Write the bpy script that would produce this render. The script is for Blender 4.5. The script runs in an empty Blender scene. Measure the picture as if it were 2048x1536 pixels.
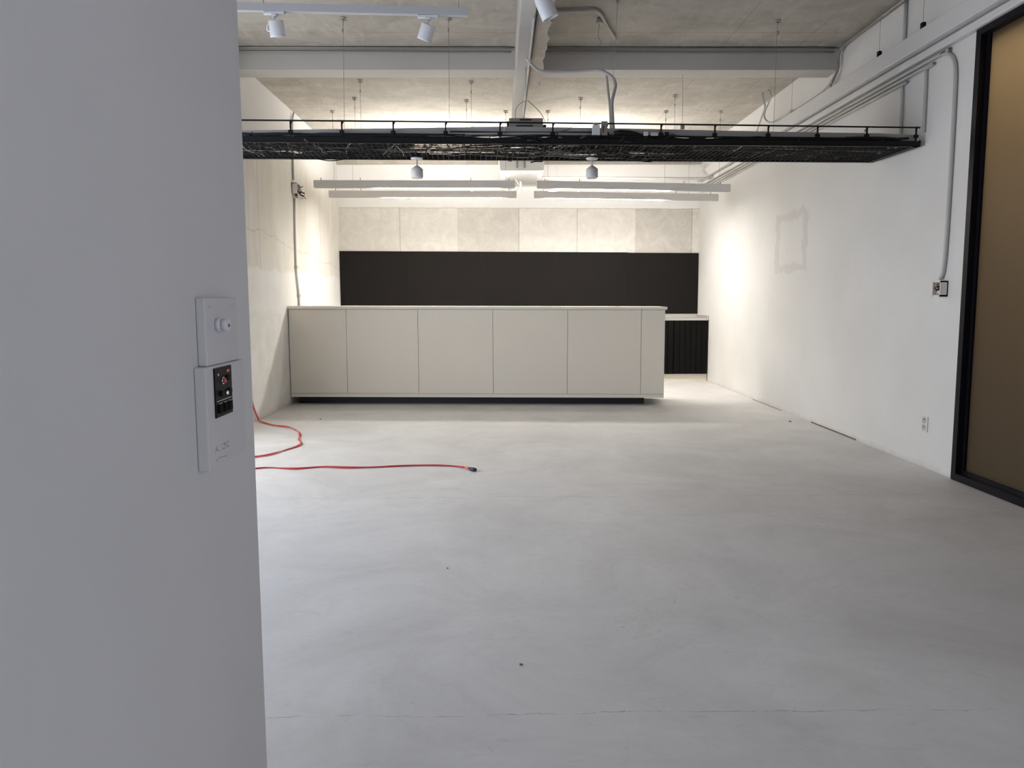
import bpy, bmesh, math, random
from mathutils import Vector, Matrix
random.seed(7)
scn = bpy.context.scene
COL = scn.collection

# ------------------------------------------------------------ camera
H = 1.25
F_PX, PITCH, YAW, ROLL = 1553.2, 0.1081, 0.0129, -0.0033
_fw = Vector((math.sin(YAW)*math.cos(PITCH), math.cos(YAW)*math.cos(PITCH), -math.sin(PITCH)))
_r0 = Vector((math.cos(YAW), -math.sin(YAW), 0)); _u0 = _r0.cross(_fw)
_rt = math.cos(ROLL)*_r0 + math.sin(ROLL)*_u0
_up = -math.sin(ROLL)*_r0 + math.cos(ROLL)*_u0
cam = bpy.data.cameras.new('camera'); camo = bpy.data.objects.new('camera', cam); COL.objects.link(camo)
cam.sensor_width = 36; cam.lens = 36*F_PX/2048; cam.clip_start = .05; cam.clip_end = 100
mw = Matrix((_rt, _up, -_fw)).transposed().to_4x4(); mw.translation = (0, 0, H); camo.matrix_world = mw
scn.camera = camo

def at(x, y, ax, v):
    """a measured pixel turned into a point of the plane (axis ax = v)"""
    r = _fw*F_PX + _rt*(x-1024) - _up*(y-768)
    o = Vector((0, 0, H)); t = (v-o[ax])/r[ax]
    return o + r*t

# ------------------------------------------------------------ light and exposure
scn.view_settings.view_transform = 'Standard'; scn.view_settings.look = 'None'
scn.view_settings.gamma = 1; scn.view_settings.exposure = 0.0
w = bpy.data.worlds.new('world'); scn.world = w; w.use_nodes = True
w.node_tree.nodes['Background'].inputs[0].default_value = (.72, .82, 1, 1)
w.node_tree.nodes['Background'].inputs[1].default_value = 1.0
DAY_A, DAY_B, REAR_FILL_W, LAMP_DOWN, LAMP_DOWN_NEAR, ADDED_BACK_GLOW, LAMP_UP_FAR, CORRIDOR_W = 49, 60, 57, 272, 34, 28, 210, 115
def area(name, loc, rot, sx, sy, power, col):
    l = bpy.data.lights.new(name, 'AREA'); l.shape = 'RECTANGLE'; l.size = sx; l.size_y = sy
    l.energy = power; l.color = col
    o = bpy.data.objects.new(name, l); COL.objects.link(o); o.location = loc; o.rotation_euler = rot; return o
DAYCOL = (.72, .80, 1)
area('side_window_daylight', (-2.95, 3.5, 1.35), (0, math.radians(-90), 0), 2.4, 2.4, DAY_A, DAYCOL)
area('side_window_daylight', (-2.95, 5.9, 1.35), (0, math.radians(-90), 0), 2.4, 2.4, DAY_B, (1, .98, .93))
area('added_rear_fill', (3.4, -1.4, 1.6), (0, math.radians(90), 0), 2.5, 2.6, REAR_FILL_W, (.83, .86, 1))  # added fill light behind the camera, lifts the near partition

# ------------------------------------------------------------ materials
class N:
    def __init__(s, name):
        s.m = bpy.data.materials.new(name); s.m.use_nodes = True; s.t = s.m.node_tree
        s.b = s.t.nodes['Principled BSDF']; s.out = s.t.nodes['Material Output']
        s.tc = s.t.nodes.new('ShaderNodeTexCoord').outputs['Object']; s._xyz = None
    def new(s, k): return s.t.nodes.new(k)
    def link(s, a, b): s.t.links.new(a, b)
    def put(s, sock, v):
        if isinstance(v, (int, float)): sock.default_value = v
        elif isinstance(v, tuple): sock.default_value = v if len(v) == len(sock.default_value) else (*v, 1)
        else: s.link(v, sock)
    def op(s, o, a, b=0.0, c=None, clamp=False):
        n = s.new('ShaderNodeMath'); n.operation = o; n.use_clamp = clamp
        s.put(n.inputs[0], a); s.put(n.inputs[1], b)
        if c is not None: s.put(n.inputs[2], c)
        return n.outputs[0]
    def xyz(s):
        if s._xyz is None:
            n = s.new('ShaderNodeSeparateXYZ'); s.link(s.tc, n.inputs[0]); s._xyz = n.outputs
        return s._xyz
    def noise(s, scale, detail=4, rough=.6, stretch=None, dist=0, off=0, rot=0):
        n = s.new('ShaderNodeTexNoise'); n.inputs['Scale'].default_value = scale
        n.inputs['Detail'].default_value = detail; n.inputs['Roughness'].default_value = rough
        n.inputs['Distortion'].default_value = dist
        mp = s.new('ShaderNodeMapping'); s.link(s.tc, mp.inputs[0]); mp.inputs['Location'].default_value = (off, off*.7, off*.3)
        mp.inputs['Rotation'].default_value = (0, 0, rot)
        if stretch: mp.inputs['Scale'].default_value = stretch
        s.link(mp.outputs[0], n.inputs['Vector']); return n.outputs['Fac']
    def ramp(s, v, lo, hi, clamp=True):
        n = s.new('ShaderNodeMapRange'); n.clamp = clamp
        s.put(n.inputs[0], v); n.inputs[1].default_value = lo; n.inputs[2].default_value = hi; return n.outputs[0]
    def mix(s, f, a, b):
        n = s.new('ShaderNodeMix'); n.data_type = 'RGBA'
        s.put(n.inputs[0], f)
        for sock, v in ((n.inputs[6], a), (n.inputs[7], b)): s.put(sock, v)
        return n.outputs[2]
    def col(s, c): s.put(s.b.inputs['Base Color'], c)
    def bump(s, h, strength=.2, dist=.01):
        n = s.new('ShaderNodeBump'); n.inputs['Strength'].default_value = strength; n.inputs['Distance'].default_value = dist
        s.put(n.inputs['Height'], h); s.link(n.outputs[0], s.b.inputs['Normal'])
    def band(s, v, c, wd):     # 1 near v == c
        d = s.op('ABSOLUTE', s.op('SUBTRACT', v, c)); return s.ramp(d, wd, wd*.4)
def simple(name, col, rough=.5, metal=0, var=.06, scale=30, bump=0):
    n = N(name); n.b.inputs['Roughness'].default_value = rough; n.b.inputs['Metallic'].default_value = metal
    f = n.noise(scale, 3)
    n.col(n.mix(f, tuple(c*(1-var) for c in col), tuple(min(1, c*(1+var)) for c in col)))
    if bump: n.bump(f, bump, .004)
    return n.m

def concrete_floor():
    n = N('painted_concrete_floor'); x, y, z = n.xyz()
    c = n.mix(n.ramp(n.noise(1.3, 7, .7, dist=.8), .35, .65), (.60, .59, .58), (.72, .71, .695))
    sc = n.ramp(n.noise(7, 6, .7, stretch=(1, 2.2, 1), dist=1.5), .56, .75)
    c = n.mix(n.op('MULTIPLY', sc, .34), c, (.44, .435, .43))
    s2 = n.ramp(n.noise(15, 7, .78, stretch=(1, 1.8, 1), dist=2.5, off=31, rot=.5), .56, .70)
    c = n.mix(n.op('MULTIPLY', s2, .30), c, (.46, .45, .44))
    hl = n.op('MULTIPLY', n.band(n.noise(2.2, 5, .6, dist=3, off=14), .5, .0016), n.ramp(n.noise(2.7, 2, .5, off=17), .55, .65))
    c = n.mix(n.op('MULTIPLY', hl, .5), c, (.36, .33, .30))
    st = n.ramp(n.noise(2.4, 5, .6, off=9, dist=1.0), .55, .8)
    c = n.mix(n.op('MULTIPLY', st, .35), c, (.52, .48, .42))
    fine = n.ramp(n.noise(38, 3, .7, off=3), .66, .74)
    c = n.mix(n.op('MULTIPLY', fine, .25), c, (.33, .32, .31))
    # scuffed patches and two long hairline cracks
    sp = n.op('MULTIPLY', n.ramp(n.noise(60, 2, .6, off=5), .62, .7), n.ramp(n.noise(1.6, 2, .5, off=21), .6, .7))
    c = n.mix(n.op('MULTIPLY', sp, .6), c, (.25, .23, .24))
    wob = n.op('MULTIPLY', n.op('SUBTRACT', n.noise(2.2, 7, .7, off=4), .5), .12)
    for yc, wd, lo in ((2.235, .0026, .40), (4.84, .0038, .42)):
        m = n.band(n.op('ADD', y, wob), yc, wd)
        m = n.op('MULTIPLY', m, n.ramp(n.noise(5, 4, .7, off=yc), lo, lo+.12))
        c = n.mix(n.op('MULTIPLY', m, .62), c, (.22, .21, .21))
    n.col(c); n.b.inputs['Roughness'].default_value = .55; n.b.inputs['Specular IOR Level'].default_value = .25
    n.bump(n.noise(14, 5, .6), .12, .01); return n.m

def concrete_ceiling():
    n = N('bare_concrete_ceiling'); x, y, z = n.xyz()
    c = n.mix(n.ramp(n.noise(1.6, 6, .65, stretch=(1, 1.6, 1), dist=.8), .32, .68), (.36, .335, .29), (.49, .465, .42))
    sk = n.ramp(n.noise(5, 6, .72, stretch=(1, .55, 1), dist=1.2, off=2), .56, .72)
    c = n.mix(n.op('MULTIPLY', sk, .55), c, (.28, .25, .21))
    lt = n.ramp(n.noise(3.5, 5, .7, off=8, dist=1), .58, .75)
    c = n.mix(n.op('MULTIPLY', lt, .55), c, (.56, .53, .48))
    for xc in (2.05, 2.75):
        m = n.band(n.op('ADD', x, n.op('MULTIPLY', n.noise(2, 3), .02)), xc, .006)
        c = n.mix(n.op('MULTIPLY', m, .5), c, (.24, .21, .18))
    m = n.band(n.op('ADD', y, n.op('MULTIPLY', n.noise(3, 4), .03)), 7.05, .01)
    c = n.mix(n.op('MULTIPLY', m, .5), c, (.26, .23, .19))
    tr = n.ramp(n.noise(8, 6, .75, stretch=(1, .28, 1), dist=.7, off=40, rot=.75), .53, .66)
    c = n.mix(n.op('MULTIPLY', tr, .42), c, (.58, .555, .51))
    tb = n.ramp(n.noise(6, 6, .75, stretch=(1, .3, 1), dist=.9, off=55, rot=.75), .56, .70)
    c = n.mix(n.op('MULTIPLY', tb, .38), c, (.30, .26, .205))
    n.col(c); n.b.inputs['Roughness'].default_value = .9
    n.bump(n.noise(25, 6, .7), .3, .01); return n.m

def white_wall(name, a=(.70, .69, .67), b=(.76, .755, .74), patch=False):
    n = N(name); x, y, z = n.xyz()
    c = n.mix(n.ramp(n.noise(.9, 4, .5), .35, .65), a, b)
    sm = n.ramp(n.noise(4, 5, .6, off=6), .62, .8)
    c = n.mix(n.op('MULTIPLY', sm, .12), c, (.60, .57, .53))
    if patch:   # ring-shaped trace of a removed fixture, scuffs along the skirting
        nz = n.op('MULTIPLY', n.op('SUBTRACT', n.noise(7, 4), .5), .22)
        dy = n.op('ADD', n.op('ABSOLUTE', n.op('SUBTRACT', y, 8.5)), nz)
        dz = n.op('ADD', n.op('ABSOLUTE', n.op('SUBTRACT', z, 1.86)), nz)
        d = n.op('MAXIMUM', n.op('DIVIDE', dy, .46), n.op('DIVIDE', dz, .32))
        m = n.op('MULTIPLY', n.ramp(d, 1.04, 1.0), n.ramp(d, .70, .78))
        c = n.mix(n.op('MULTIPLY', m, .45), c, (.55, .535, .50))
        low = n.ramp(n.op('ADD', z, n.op('MULTIPLY', n.noise(6, 5), .10)), .10, .04)
        c = n.mix(n.op('MULTIPLY', low, .35), c, (.42, .36, .29))
        sc = n.op('MULTIPLY', n.ramp(n.noise(26, 4, .7, stretch=(1, 1, 3)), .66, .72), n.ramp(z, .3, .05))
        c = n.mix(n.op('MULTIPLY', sc, .5), c, (.35, .30, .26))
    n.col(c); n.b.inputs['Roughness'].default_value = .75
    n.bump(n.noise(9, 5, .6), .12, .02); return n.m

def side_concrete():
    n = N('board_marked_concrete_and_skim_coat'); x, y, z = n.xyz()
    c = n.mix(n.ramp(n.noise(2.2, 6, .65, stretch=(1, 1.5, .5), dist=.6), .33, .67), (.74, .705, .64), (.84, .82, .77))
    rn = n.ramp(n.noise(7, 5, .7, stretch=(1, 1, .12)), .55, .72)
    c = n.mix(n.op('MULTIPLY', rn, .3), c, (.54, .48, .40))
    for yc in (8.38, 11.17, 9.78):
        m = n.band(n.op('ADD', y, n.op('MULTIPLY', n.noise(3, 3), .02)), yc+.01, .012)
        c = n.mix(n.op('MULTIPLY', m, .5), c, (.36, .32, .27))
    cr = n.band(n.op('ADD', n.op('ADD', z, n.op('MULTIPLY', y, .05)), n.op('MULTIPLY', n.noise(1.1, 6, .6, off=3), .3)), 2.52, .008)
    c = n.mix(n.op('MULTIPLY', cr, .35), c, (.38, .33, .26))
    # white skim below, white paint above
    edge = n.op('ADD', z, n.op('MULTIPLY', n.op('SUBTRACT', n.noise(2.2, 5, .6, off=1), .5), .22))
    skim = n.mix(n.ramp(n.noise(4, 4, .6), .3, .7), (.83, .815, .785), (.88, .875, .86))
    c = n.mix(n.ramp(edge, 1.615, 1.58), c, skim)
    lowc = n.mix(n.ramp(n.noise(5, 5, .6, off=7), .3, .7), (.79, .77, .72), (.87, .86, .825))
    c = n.mix(n.ramp(edge, 1.16, 1.10), c, lowc)
    pit = n.ramp(n.noise(32, 3, .7, off=12), .70, .74)
    c = n.mix(n.op('MULTIPLY', pit, .45), c, (.30, .25, .20))
    ft = n.ramp(n.op('ADD', z, n.op('MULTIPLY', n.noise(5, 5), .12)), .13, .06)
    c = n.mix(n.op('MULTIPLY', ft, .45), c, (.42, .36, .27))
    c = n.mix(n.ramp(edge, 2.93, 2.96), c, (.78, .77, .755))
    n.col(c); n.b.inputs['Roughness'].default_value = .85
    n.bump(n.noise(18, 6, .7), .3, .012); return n.m

def back_concrete():
    n = N('back_wall_concrete_blocks_and_paint'); x, y, z = n.xyz()
    tone = n.new('ShaderNodeValToRGB'); tone.color_ramp.interpolation = 'CONSTANT'
    seams = [-2.56, -1.60, -.68, .275, 1.20, 2.13, 3.02]; tones = [.72, .80, .30, .80, .82, .18, .75]
    els = tone.color_ramp.elements
    while len(els) < len(seams): els.new(.5)
    for e, sx, tn in zip(els, seams, tones): e.position = (sx+2.56)/5.7; e.color = (tn, tn, tn, 1)
    n.link(n.op('DIVIDE', n.op('ADD', x, 2.56), 5.7), tone.inputs[0])
    mott = n.op('SUBTRACT', n.ramp(n.noise(4.5, 7, .75, dist=1.2), .35, .65), .5)
    f = n.op('ADD', tone.outputs[0], n.op('MULTIPLY', mott, .5), clamp=True)
    c = n.mix(f, (.55, .525, .485), (.80, .775, .735))
    for sx in seams[1:]:
        c = n.mix(n.op('MULTIPLY', n.band(x, sx, .012), .4), c, (.34, .29, .22))
    pit = n.ramp(n.noise(26, 3, .7, off=2), .66, .72)
    c = n.mix(n.op('MULTIPLY', pit, .3), c, (.38, .32, .25))
    edge = n.op('ADD', n.op('ADD', z, n.op('MULTIPLY', x, .006)), n.op('MULTIPLY', n.op('SUBTRACT', n.noise(5, 4), .5), .025))
    c = n.mix(n.op('MULTIPLY', n.band(edge, 2.685, .01), .4), c, (.40, .33, .24))
    c = n.mix(n.ramp(edge, 2.688, 2.694), c, (.89, .885, .875))
    n.col(c); n.b.inputs['Roughness'].default_value = .85
    n.bump(n.noise(20, 6, .7), .25, .012); return n.m

M = {}
M['floor'] = concrete_floor(); M['ceil'] = concrete_ceiling()
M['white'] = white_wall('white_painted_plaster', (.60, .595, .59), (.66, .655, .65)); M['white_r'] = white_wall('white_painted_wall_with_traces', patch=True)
M['side'] = side_concrete(); M['back'] = back_concrete()
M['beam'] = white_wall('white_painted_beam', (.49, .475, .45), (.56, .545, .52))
M['counter'] = simple('ivory_laminate', (.84, .785, .69), .45, var=.02, scale=3)
M['seam'] = simple('shadow_gap', (.16, .13, .09), .9)
M['black'] = simple('black_laminate', (.014, .0125, .012), .6, var=.1)
M['blackwood'] = simple('black_stained_board', (.008, .0075, .007), .7, var=.3, scale=12)
for k_ in ('black', 'blackwood'): M[k_].node_tree.nodes['Principled BSDF'].inputs['Specular IOR Level'].default_value = .06
M['plinth'] = simple('black_plinth', (.008, .009, .011), .5)
M['steel'] = simple('brushed_stainless_steel', (.66, .65, .64), .32, metal=.75, var=.05)
M['tray'] = simple('black_coated_steel', (.007, .007, .008), .5)
M['tray'].node_tree.nodes['Principled BSDF'].inputs['Specular IOR Level'].default_value = .2
M['cable'] = simple('black_cable_sheath', (.008, .008, .008), .5)
M['cable'].node_tree.nodes['Principled BSDF'].inputs['Specular IOR Level'].default_value = .25
M['trunk'] = simple('greyed_plastic_trunking', (.36, .355, .34), .5, var=.04, scale=5)
M['cable_grey'] = simple('grey_cable_sheath', (.22, .21, .20), .5)
M['cable_pale'] = simple('pale_cable_sheath', (.52, .50, .47), .5)
M['lampgrey'] = simple('white_lamp_housing', (.66, .645, .63), .45, var=.02)
M['spot'] = simple('white_spot_lacquer', (.68, .69, .72), .35, var=.02)
M['track'] = simple('white_track_lacquer', (.46, .465, .48), .4, var=.02)
M['pvc'] = simple('white_plastic_trunking', (.66, .655, .65), .4, var=.02)
M['conduit'] = simple('painted_steel_conduit', (.50, .485, .465), .45, var=.05)
M['galv'] = simple('galvanised_conduit', (.30, .285, .265), .4, metal=.4, var=.1)
M['wire'] = simple('steel_wire', (.33, .31, .285), .5, metal=.3)
M['anchor'] = simple('ceiling_anchor_metal', (.40, .37, .32), .5, metal=.2)
M['red'] = simple('red_cord_jacket', (.48, .025, .022), .5, var=.12)
M['pink'] = simple('pale_red_sleeve', (.75, .16, .15), .5)
M['navy'] = simple('dark_plug_rubber', (.02, .026, .045), .5)
M['frame'] = simple('black_aluminium_frame', (.007, .006, .009), .4, var=.1)
M['frame'].node_tree.nodes['Principled BSDF'].inputs['Specular IOR Level'].default_value = .15
M['ivorybox'] = simple('ivory_box_plastic', (.74, .71, .64), .45, var=.02)
M['panelblack'] = simple('control_panel_black', (.007, .0065, .008), .5)
M['panelblack'].node_tree.nodes['Principled BSDF'].inputs['Specular IOR Level'].default_value = .12
M['dark'] = simple('dark_opening', (.01, .01, .01), .8)
M['redplastic'] = simple('red_plastic', (.35, .02, .02), .4)
M['purple'] = simple('dark_purple_wire', (.045, .02, .05), .5)
M['brownwire'] = simple('brown_wire', (.12, .05, .02), .5)
M['ink'] = simple('grey_pencil_mark', (.20, .19, .20), .8)
M['chrome'] = simple('chrome', (.8, .8, .8), .15, metal=1)
M['bounce_dark'] = simple('bounce_cutting_dark', (.03, .028, .025), .95)  # dark tone chosen to cut bounce light behind the glass
M['corr'] = simple('corridor_wall', (.28, .25, .20), .8)
def emis(name, col, s):
    n = N(name); n.b.inputs['Base Color'].default_value = (.8, .8, .8, 1)
    n.b.inputs['Emission Color'].default_value = (*col, 1); n.b.inputs['Emission Strength'].default_value = s
    return n.m
LAMPCOL = (1, .945, .87)
M['lit'] = emis('lit_opal_diffuser', LAMPCOL, LAMP_DOWN)
M['lit_near'] = emis('dimmer_lit_diffuser', LAMPCOL, LAMP_DOWN_NEAR)
M['back_glow'] = emis('added_back_wall_glow', LAMPCOL, ADDED_BACK_GLOW)  # glow put on the far lamps' backs to brighten the back wall
M['litup_far'] = emis('brightly_lit_upper_diffuser', LAMPCOL, LAMP_UP_FAR)
def bronze():
    n = N('frosted_bronze_glass'); x, y, z = n.xyz()
    d = n.new('ShaderNodeBsdfDiffuse'); d.inputs[0].default_value = (.03, .026, .021, 1)
    t = n.new('ShaderNodeBsdfTranslucent'); t.inputs[0].default_value = (.30, .25, .18, 1)
    g = n.new('ShaderNodeBsdfGlossy'); g.inputs[0].default_value = (.9, .85, .8, 1); g.inputs['Roughness'].default_value = .38
    a = n.new('ShaderNodeAddShader'); n.link(d.outputs[0], a.inputs[0]); n.link(t.outputs[0], a.inputs[1])
    m = n.new('ShaderNodeMixShader'); m.inputs[0].default_value = .03
    n.link(a.outputs[0], m.inputs[1]); n.link(g.outputs[0], m.inputs[2]); n.link(m.outputs[0], n.out.inputs[0]); return n.m
M['bronze'] = bronze()

# ------------------------------------------------------------ mesh helpers
class MB:
    def __init__(s): s.bm = bmesh.new()
    def box(s, x0, x1, y0, y1, z0, z1, bev=0):
        v = [s.bm.verts.new((x, y, z)) for x in (x0, x1) for y in (y0, y1) for z in (z0, z1)]
        fs = [s.bm.faces.new([v[i] for i in q]) for q in ((0,1,3,2),(4,6,7,5),(0,4,5,1),(2,3,7,6),(0,2,6,4),(1,5,7,3))]
        if bev:
            es = list({e for f in fs for e in f.edges})
            bmesh.ops.bevel(s.bm, geom=es, offset=bev, segments=2, profile=.5, affect='EDGES')
        return s
    def prism(s, quad_a, quad_b):   # two matching loops of points
        a = [s.bm.verts.new(p) for p in quad_a]; b = [s.bm.verts.new(p) for p in quad_b]; k = len(a)
        s.bm.faces.new(a); s.bm.faces.new(b[::-1])
        for i in range(k): s.bm.faces.new((a[i], b[i], b[(i+1) % k], a[(i+1) % k]))
        return s
    def tube(s, pts, r, seg=8, smooth=0):
        pts = [Vector(p) for p in pts]
        if smooth:
            if isinstance(r, (list, tuple)):
                r = [r[i]+(r[i+1]-r[i])*j/smooth for i in range(len(r)-1) for j in range(smooth)]+[r[-1]]
            pts = catmull(pts, smooth)
        n = len(pts); rings = []; up = None
        for i, p in enumerate(pts):
            d = (pts[min(i+1, n-1)]-pts[max(i-1, 0)])
            if d.length < 1e-9: d = Vector((0, 0, 1))
            d.normalize()
            if up is None:
                up = Vector((0, 0, 1)) if abs(d.z) < .9 else Vector((1, 0, 0))
            up = (up - d*up.dot(d)); 
            if up.length < 1e-6: up = d.orthogonal()
            up.normalize(); sd = d.cross(up); rr = r[i] if isinstance(r, (list, tuple)) else r
            rings.append([s.bm.verts.new(p + rr*(math.cos(a)*up + math.sin(a)*sd)) for a in [2*math.pi*k/seg for k in range(seg)]])
        for a, b in zip(rings, rings[1:]):
            for k in range(seg): s.bm.faces.new((a[k], a[(k+1) % seg], b[(k+1) % seg], b[k])).smooth = seg > 5
        if seg > 2: s.bm.faces.new(rings[0][::-1]); s.bm.faces.new(rings[-1])
        return s
    def build(s, name, mat, parent=None):
        bmesh.ops.recalc_face_normals(s.bm, faces=s.bm.faces)
        me = bpy.data.meshes.new(name); s.bm.to_mesh(me); s.bm.free(); me.materials.append(mat)
        o = bpy.data.objects.new(name, me); COL.objects.link(o)
        if parent is not None:
            o.parent = parent
            if parent.type == 'EMPTY':      # meshes are written in world metres: bring them to the thing's base
                me.transform(Matrix.Translation(-PL(parent)))
            else:
                off = Vector(parent.get('_o', (0, 0, 0)))
                if off.length: me.transform(Matrix.Translation(-off))
            o['_o'] = tuple(PL(parent)) if parent.type == 'EMPTY' else tuple(parent.get('_o', (0, 0, 0)))
        return o
def PL(e): return Vector(e['_o'])
def catmull(p, k):
    out = []
    for i in range(len(p)-1):
        a, b, c, d = p[max(i-1, 0)], p[i], p[i+1], p[min(i+2, len(p)-1)]
        for j in range(k):
            t = j/k; out.append(.5*((2*b)+(c-a)*t+(2*a-5*b+4*c-d)*t*t+(3*b-a-3*c+d)*t**3))
    out.append(p[-1]); return out
def thing(name, label, cat, loc, group=None):
    o = bpy.data.objects.new(name, None); COL.objects.link(o); o.location = loc; o['_o'] = tuple(loc)
    o.empty_display_size = .1; return tag(o, label, cat, group)
def tag(o, label, cat, group=None, kind=None):
    o['label'] = label; o['category'] = cat
    if group: o['group'] = group
    if kind: o['kind'] = kind
    return o
def struct(name, mb, mat, parent=None):
    o = mb.build(name, mat, parent)
    if parent is None: o['kind'] = 'structure'
    return o
def copy_thing(root, loc, label):
    r = root.copy(); COL.objects.link(r); r.location = loc; r['label'] = label
    for ch in list(root.children):
        c = ch.copy(); COL.objects.link(c); c.parent = r
        for g in ch.children:
            d = g.copy(); COL.objects.link(d); d.parent = c
    return r

# ------------------------------------------------------------ room shell
XR, XL, ZC, YB = 3.136, -2.56, 3.56, 12.47
XP, YP = -.60, 1.865            # near partition: its face and its end
GY, GZ = 5.26, 3.01             # glazed opening in the right wall
struct('floor', MB().box(-2.9, 5.4, -3.3, YB+.2, -.15, 0), M['floor'])
struct('ceiling', MB().box(-2.9, 5.4, -3.3, YB+.2, ZC, ZC+.2), M['ceil'])
struct('wall_right', MB().box(XR, XR+.16, GY, YB, 0, ZC).box(XR, XR+.16, 1.6, GY, GZ, ZC).box(XR, XR+.16, -.1, 1.6, 0, ZC).box(XR, XR+.16, -2.7, -.1, 0, .3).box(XR, XR+.16, -2.7, -.1, 2.9, ZC).box(XR, XR+.16, -3.15, -2.7, 0, ZC), M['white_r'])
struct('wall_left', MB().box(XL-.2, XL, 7.1, YB, 0, ZC).box(XL-.2, XL, YP, 2.3, 0, ZC).box(XL-.2, XL, 2.3, 7.1, 3.1, ZC).box(XL-.2, XL, 2.3, 7.1, 0, .1), M['side'])
struct('wall_back', MB().box(XL-.2, XR+.16, YB, YB+.2, 0, ZC), M['back'])
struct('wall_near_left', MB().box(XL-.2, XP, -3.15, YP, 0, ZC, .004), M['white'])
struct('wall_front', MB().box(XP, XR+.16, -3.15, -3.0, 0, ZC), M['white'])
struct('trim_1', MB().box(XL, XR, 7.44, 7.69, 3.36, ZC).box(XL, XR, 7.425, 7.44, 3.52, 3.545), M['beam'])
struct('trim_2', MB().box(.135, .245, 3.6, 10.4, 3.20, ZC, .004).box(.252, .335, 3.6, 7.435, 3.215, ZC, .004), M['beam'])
struct('trim_3', MB().box(XL, XR, YB-.10, YB, 3.355, ZC), M['ceil'])
# plaster that spilled over the right half of the long beam
pm = MB(); rnd = random.Random(3); pts = []
for i in range(23):
    y = 5.0+i*.11; pts.append((.342+.03*rnd.random(), y))
for (xa, ya), (xb, yb) in zip(pts, pts[1:]):
    pm.prism([(.25, ya, 3.205), (xa, ya, 3.208), (xa, ya, 3.235), (.25, ya, 3.235)], [(.25, yb, 3.205), (xb, yb, 3.208), (xb, yb, 3.235), (.25, yb, 3.235)])
M['patch'] = simple('rough_plaster', (.50, .45, .385), .9, var=.2, scale=9, bump=.6)
struct('trim_4', pm, M['patch'])
# shadow gap under the right wall, put in as dark strips
struct('shadow_gap_strip', MB().box(XR-.004, XR+.002, 6.75, 7.75, .0, .012).box(XR-.003, XR+.002, 8.6, 9.6, 0, .006), M['seam'])

# glazed partition in the right wall
g = bpy.data.objects.new('window_1', None); COL.objects.link(g); g['kind'] = 'structure'; g.location = (XR, GY, 0); g['_o'] = (XR, GY, 0)
fr = MB(); X0, X1 = XR-.022, XR+.10
fr.box(X0, X1, GY-.055, GY-.003, 0.003, GZ-.003).box(X0, X1, 1.602, 1.66, 0.003, GZ-.003).box(X0, X1, 1.66, GY-.055, GZ-.06, GZ-.003).box(X0, X1, 1.66, GY-.055, .003, .05)
fr.box(XR+.02, XR+.075, GY-.085, GY-.055, .05, GZ-.06).box(XR+.02, XR+.075, 1.66, GY-.085, .05, .075)
fr.build('window_frame', M['frame'], g)
MB().box(XR+.035, XR+.047, 1.66, GY-.085, .075, GZ-.06).build('glass_pane', M['bronze'], g)
# corridor behind the frosted glass
struct('added_dark_floor', MB().box(XR+.161, 5.0, 1.1, 6.3, .0, .004), M['bounce_dark'])  # unseen dark sheet added so less light bounces up onto the glass
struct('wall_corridor', MB().box(5.0, 5.15, 1.0, 6.4, 0, ZC).box(XR+.16, 5.0, 6.3, 6.4, 0, ZC).box(XR+.16, 5.0, 1.0, 1.1, 0, ZC), M['corr'])
area('added_corridor_light', (3.75, 4.2, 3.5), (0, 0, 0), .6, 2.4, CORRIDOR_W, (1, .93, .82))  # unseen light added to brighten the glass towards its top
# side window, hidden behind the near partition, that lets the daylight in
g = bpy.data.objects.new('window_2', None); COL.objects.link(g); g['kind'] = 'structure'; g.location = (XL-.1, 4.7, .1); g['_o'] = (XL-.1, 4.7, .1)
fr = MB().box(XL-.14, XL-.06, 2.303, 2.36, .103, 3.097).box(XL-.14, XL-.06, 7.04, 7.097, .103, 3.097).box(XL-.14, XL-.06, 2.36, 7.04, 3.04, 3.097).box(XL-.14, XL-.06, 2.36, 7.04, .103, .16)
for yy in (3.9, 5.5): fr.box(XL-.13, XL-.07, yy-.025, yy+.025, .16, 3.04)
fr.build('window_frame', M['frame'], g)

g = bpy.data.objects.new('added_fill_window', None); COL.objects.link(g); g['kind'] = 'structure'; g.location = (XR+.08, -1.4, .3); g['_o'] = (XR+.08, -1.4, .3)  # unseen window added behind the camera to frame the fill light
fr = MB().box(XR+.04, XR+.12, -2.697, -2.64, .303, 2.897).box(XR+.04, XR+.12, -.16, -.103, .303, 2.897).box(XR+.04, XR+.12, -2.64, -.16, 2.84, 2.897).box(XR+.04, XR+.12, -2.64, -.16, .303, .36)
fr.build('window_frame', M['frame'], g)

# ------------------------------------------------------------ pipes along beam, ceiling and walls
for zz, nm in ((3.548, 'upper'), (3.512, 'lower')):
    pts = [(XL+.01+i*.7, 7.415+.004*math.sin(i*2.1), zz+.003*math.sin(i*1.7+zz*9)) for i in range(4)] + [(.10, 7.415, zz)]
    tag(MB().tube(pts, .0085, 8, 4).build('conduit', M['galv']), nm+' of two thin grey pipes along the cross beam, left of the long beam', 'pipe')
    pts = [(.36, 7.415, zz)] + [(.36+i*.68, 7.415+.004*math.sin(i*1.1), zz+.003*math.sin(i*1.3+1)) for i in range(1, 4)] + [(3.08, 7.415, zz)]
    tag(MB().tube(pts, .0085, 8, 4).build('conduit', M['galv']), nm+' of two thin grey pipes along the cross beam, right of the long beam', 'pipe')
# cable in the long beam's gap
tag(MB().tube([(.2485, 3.7, 3.199), (.25, 5.5, 3.198), (.247, 7.2, 3.198), (.2487, 9.0, 3.198)], .0075, 6, 4).build('cable', M['cable']), 'black cable running in the gap along the long ceiling beam', 'cable')
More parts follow.
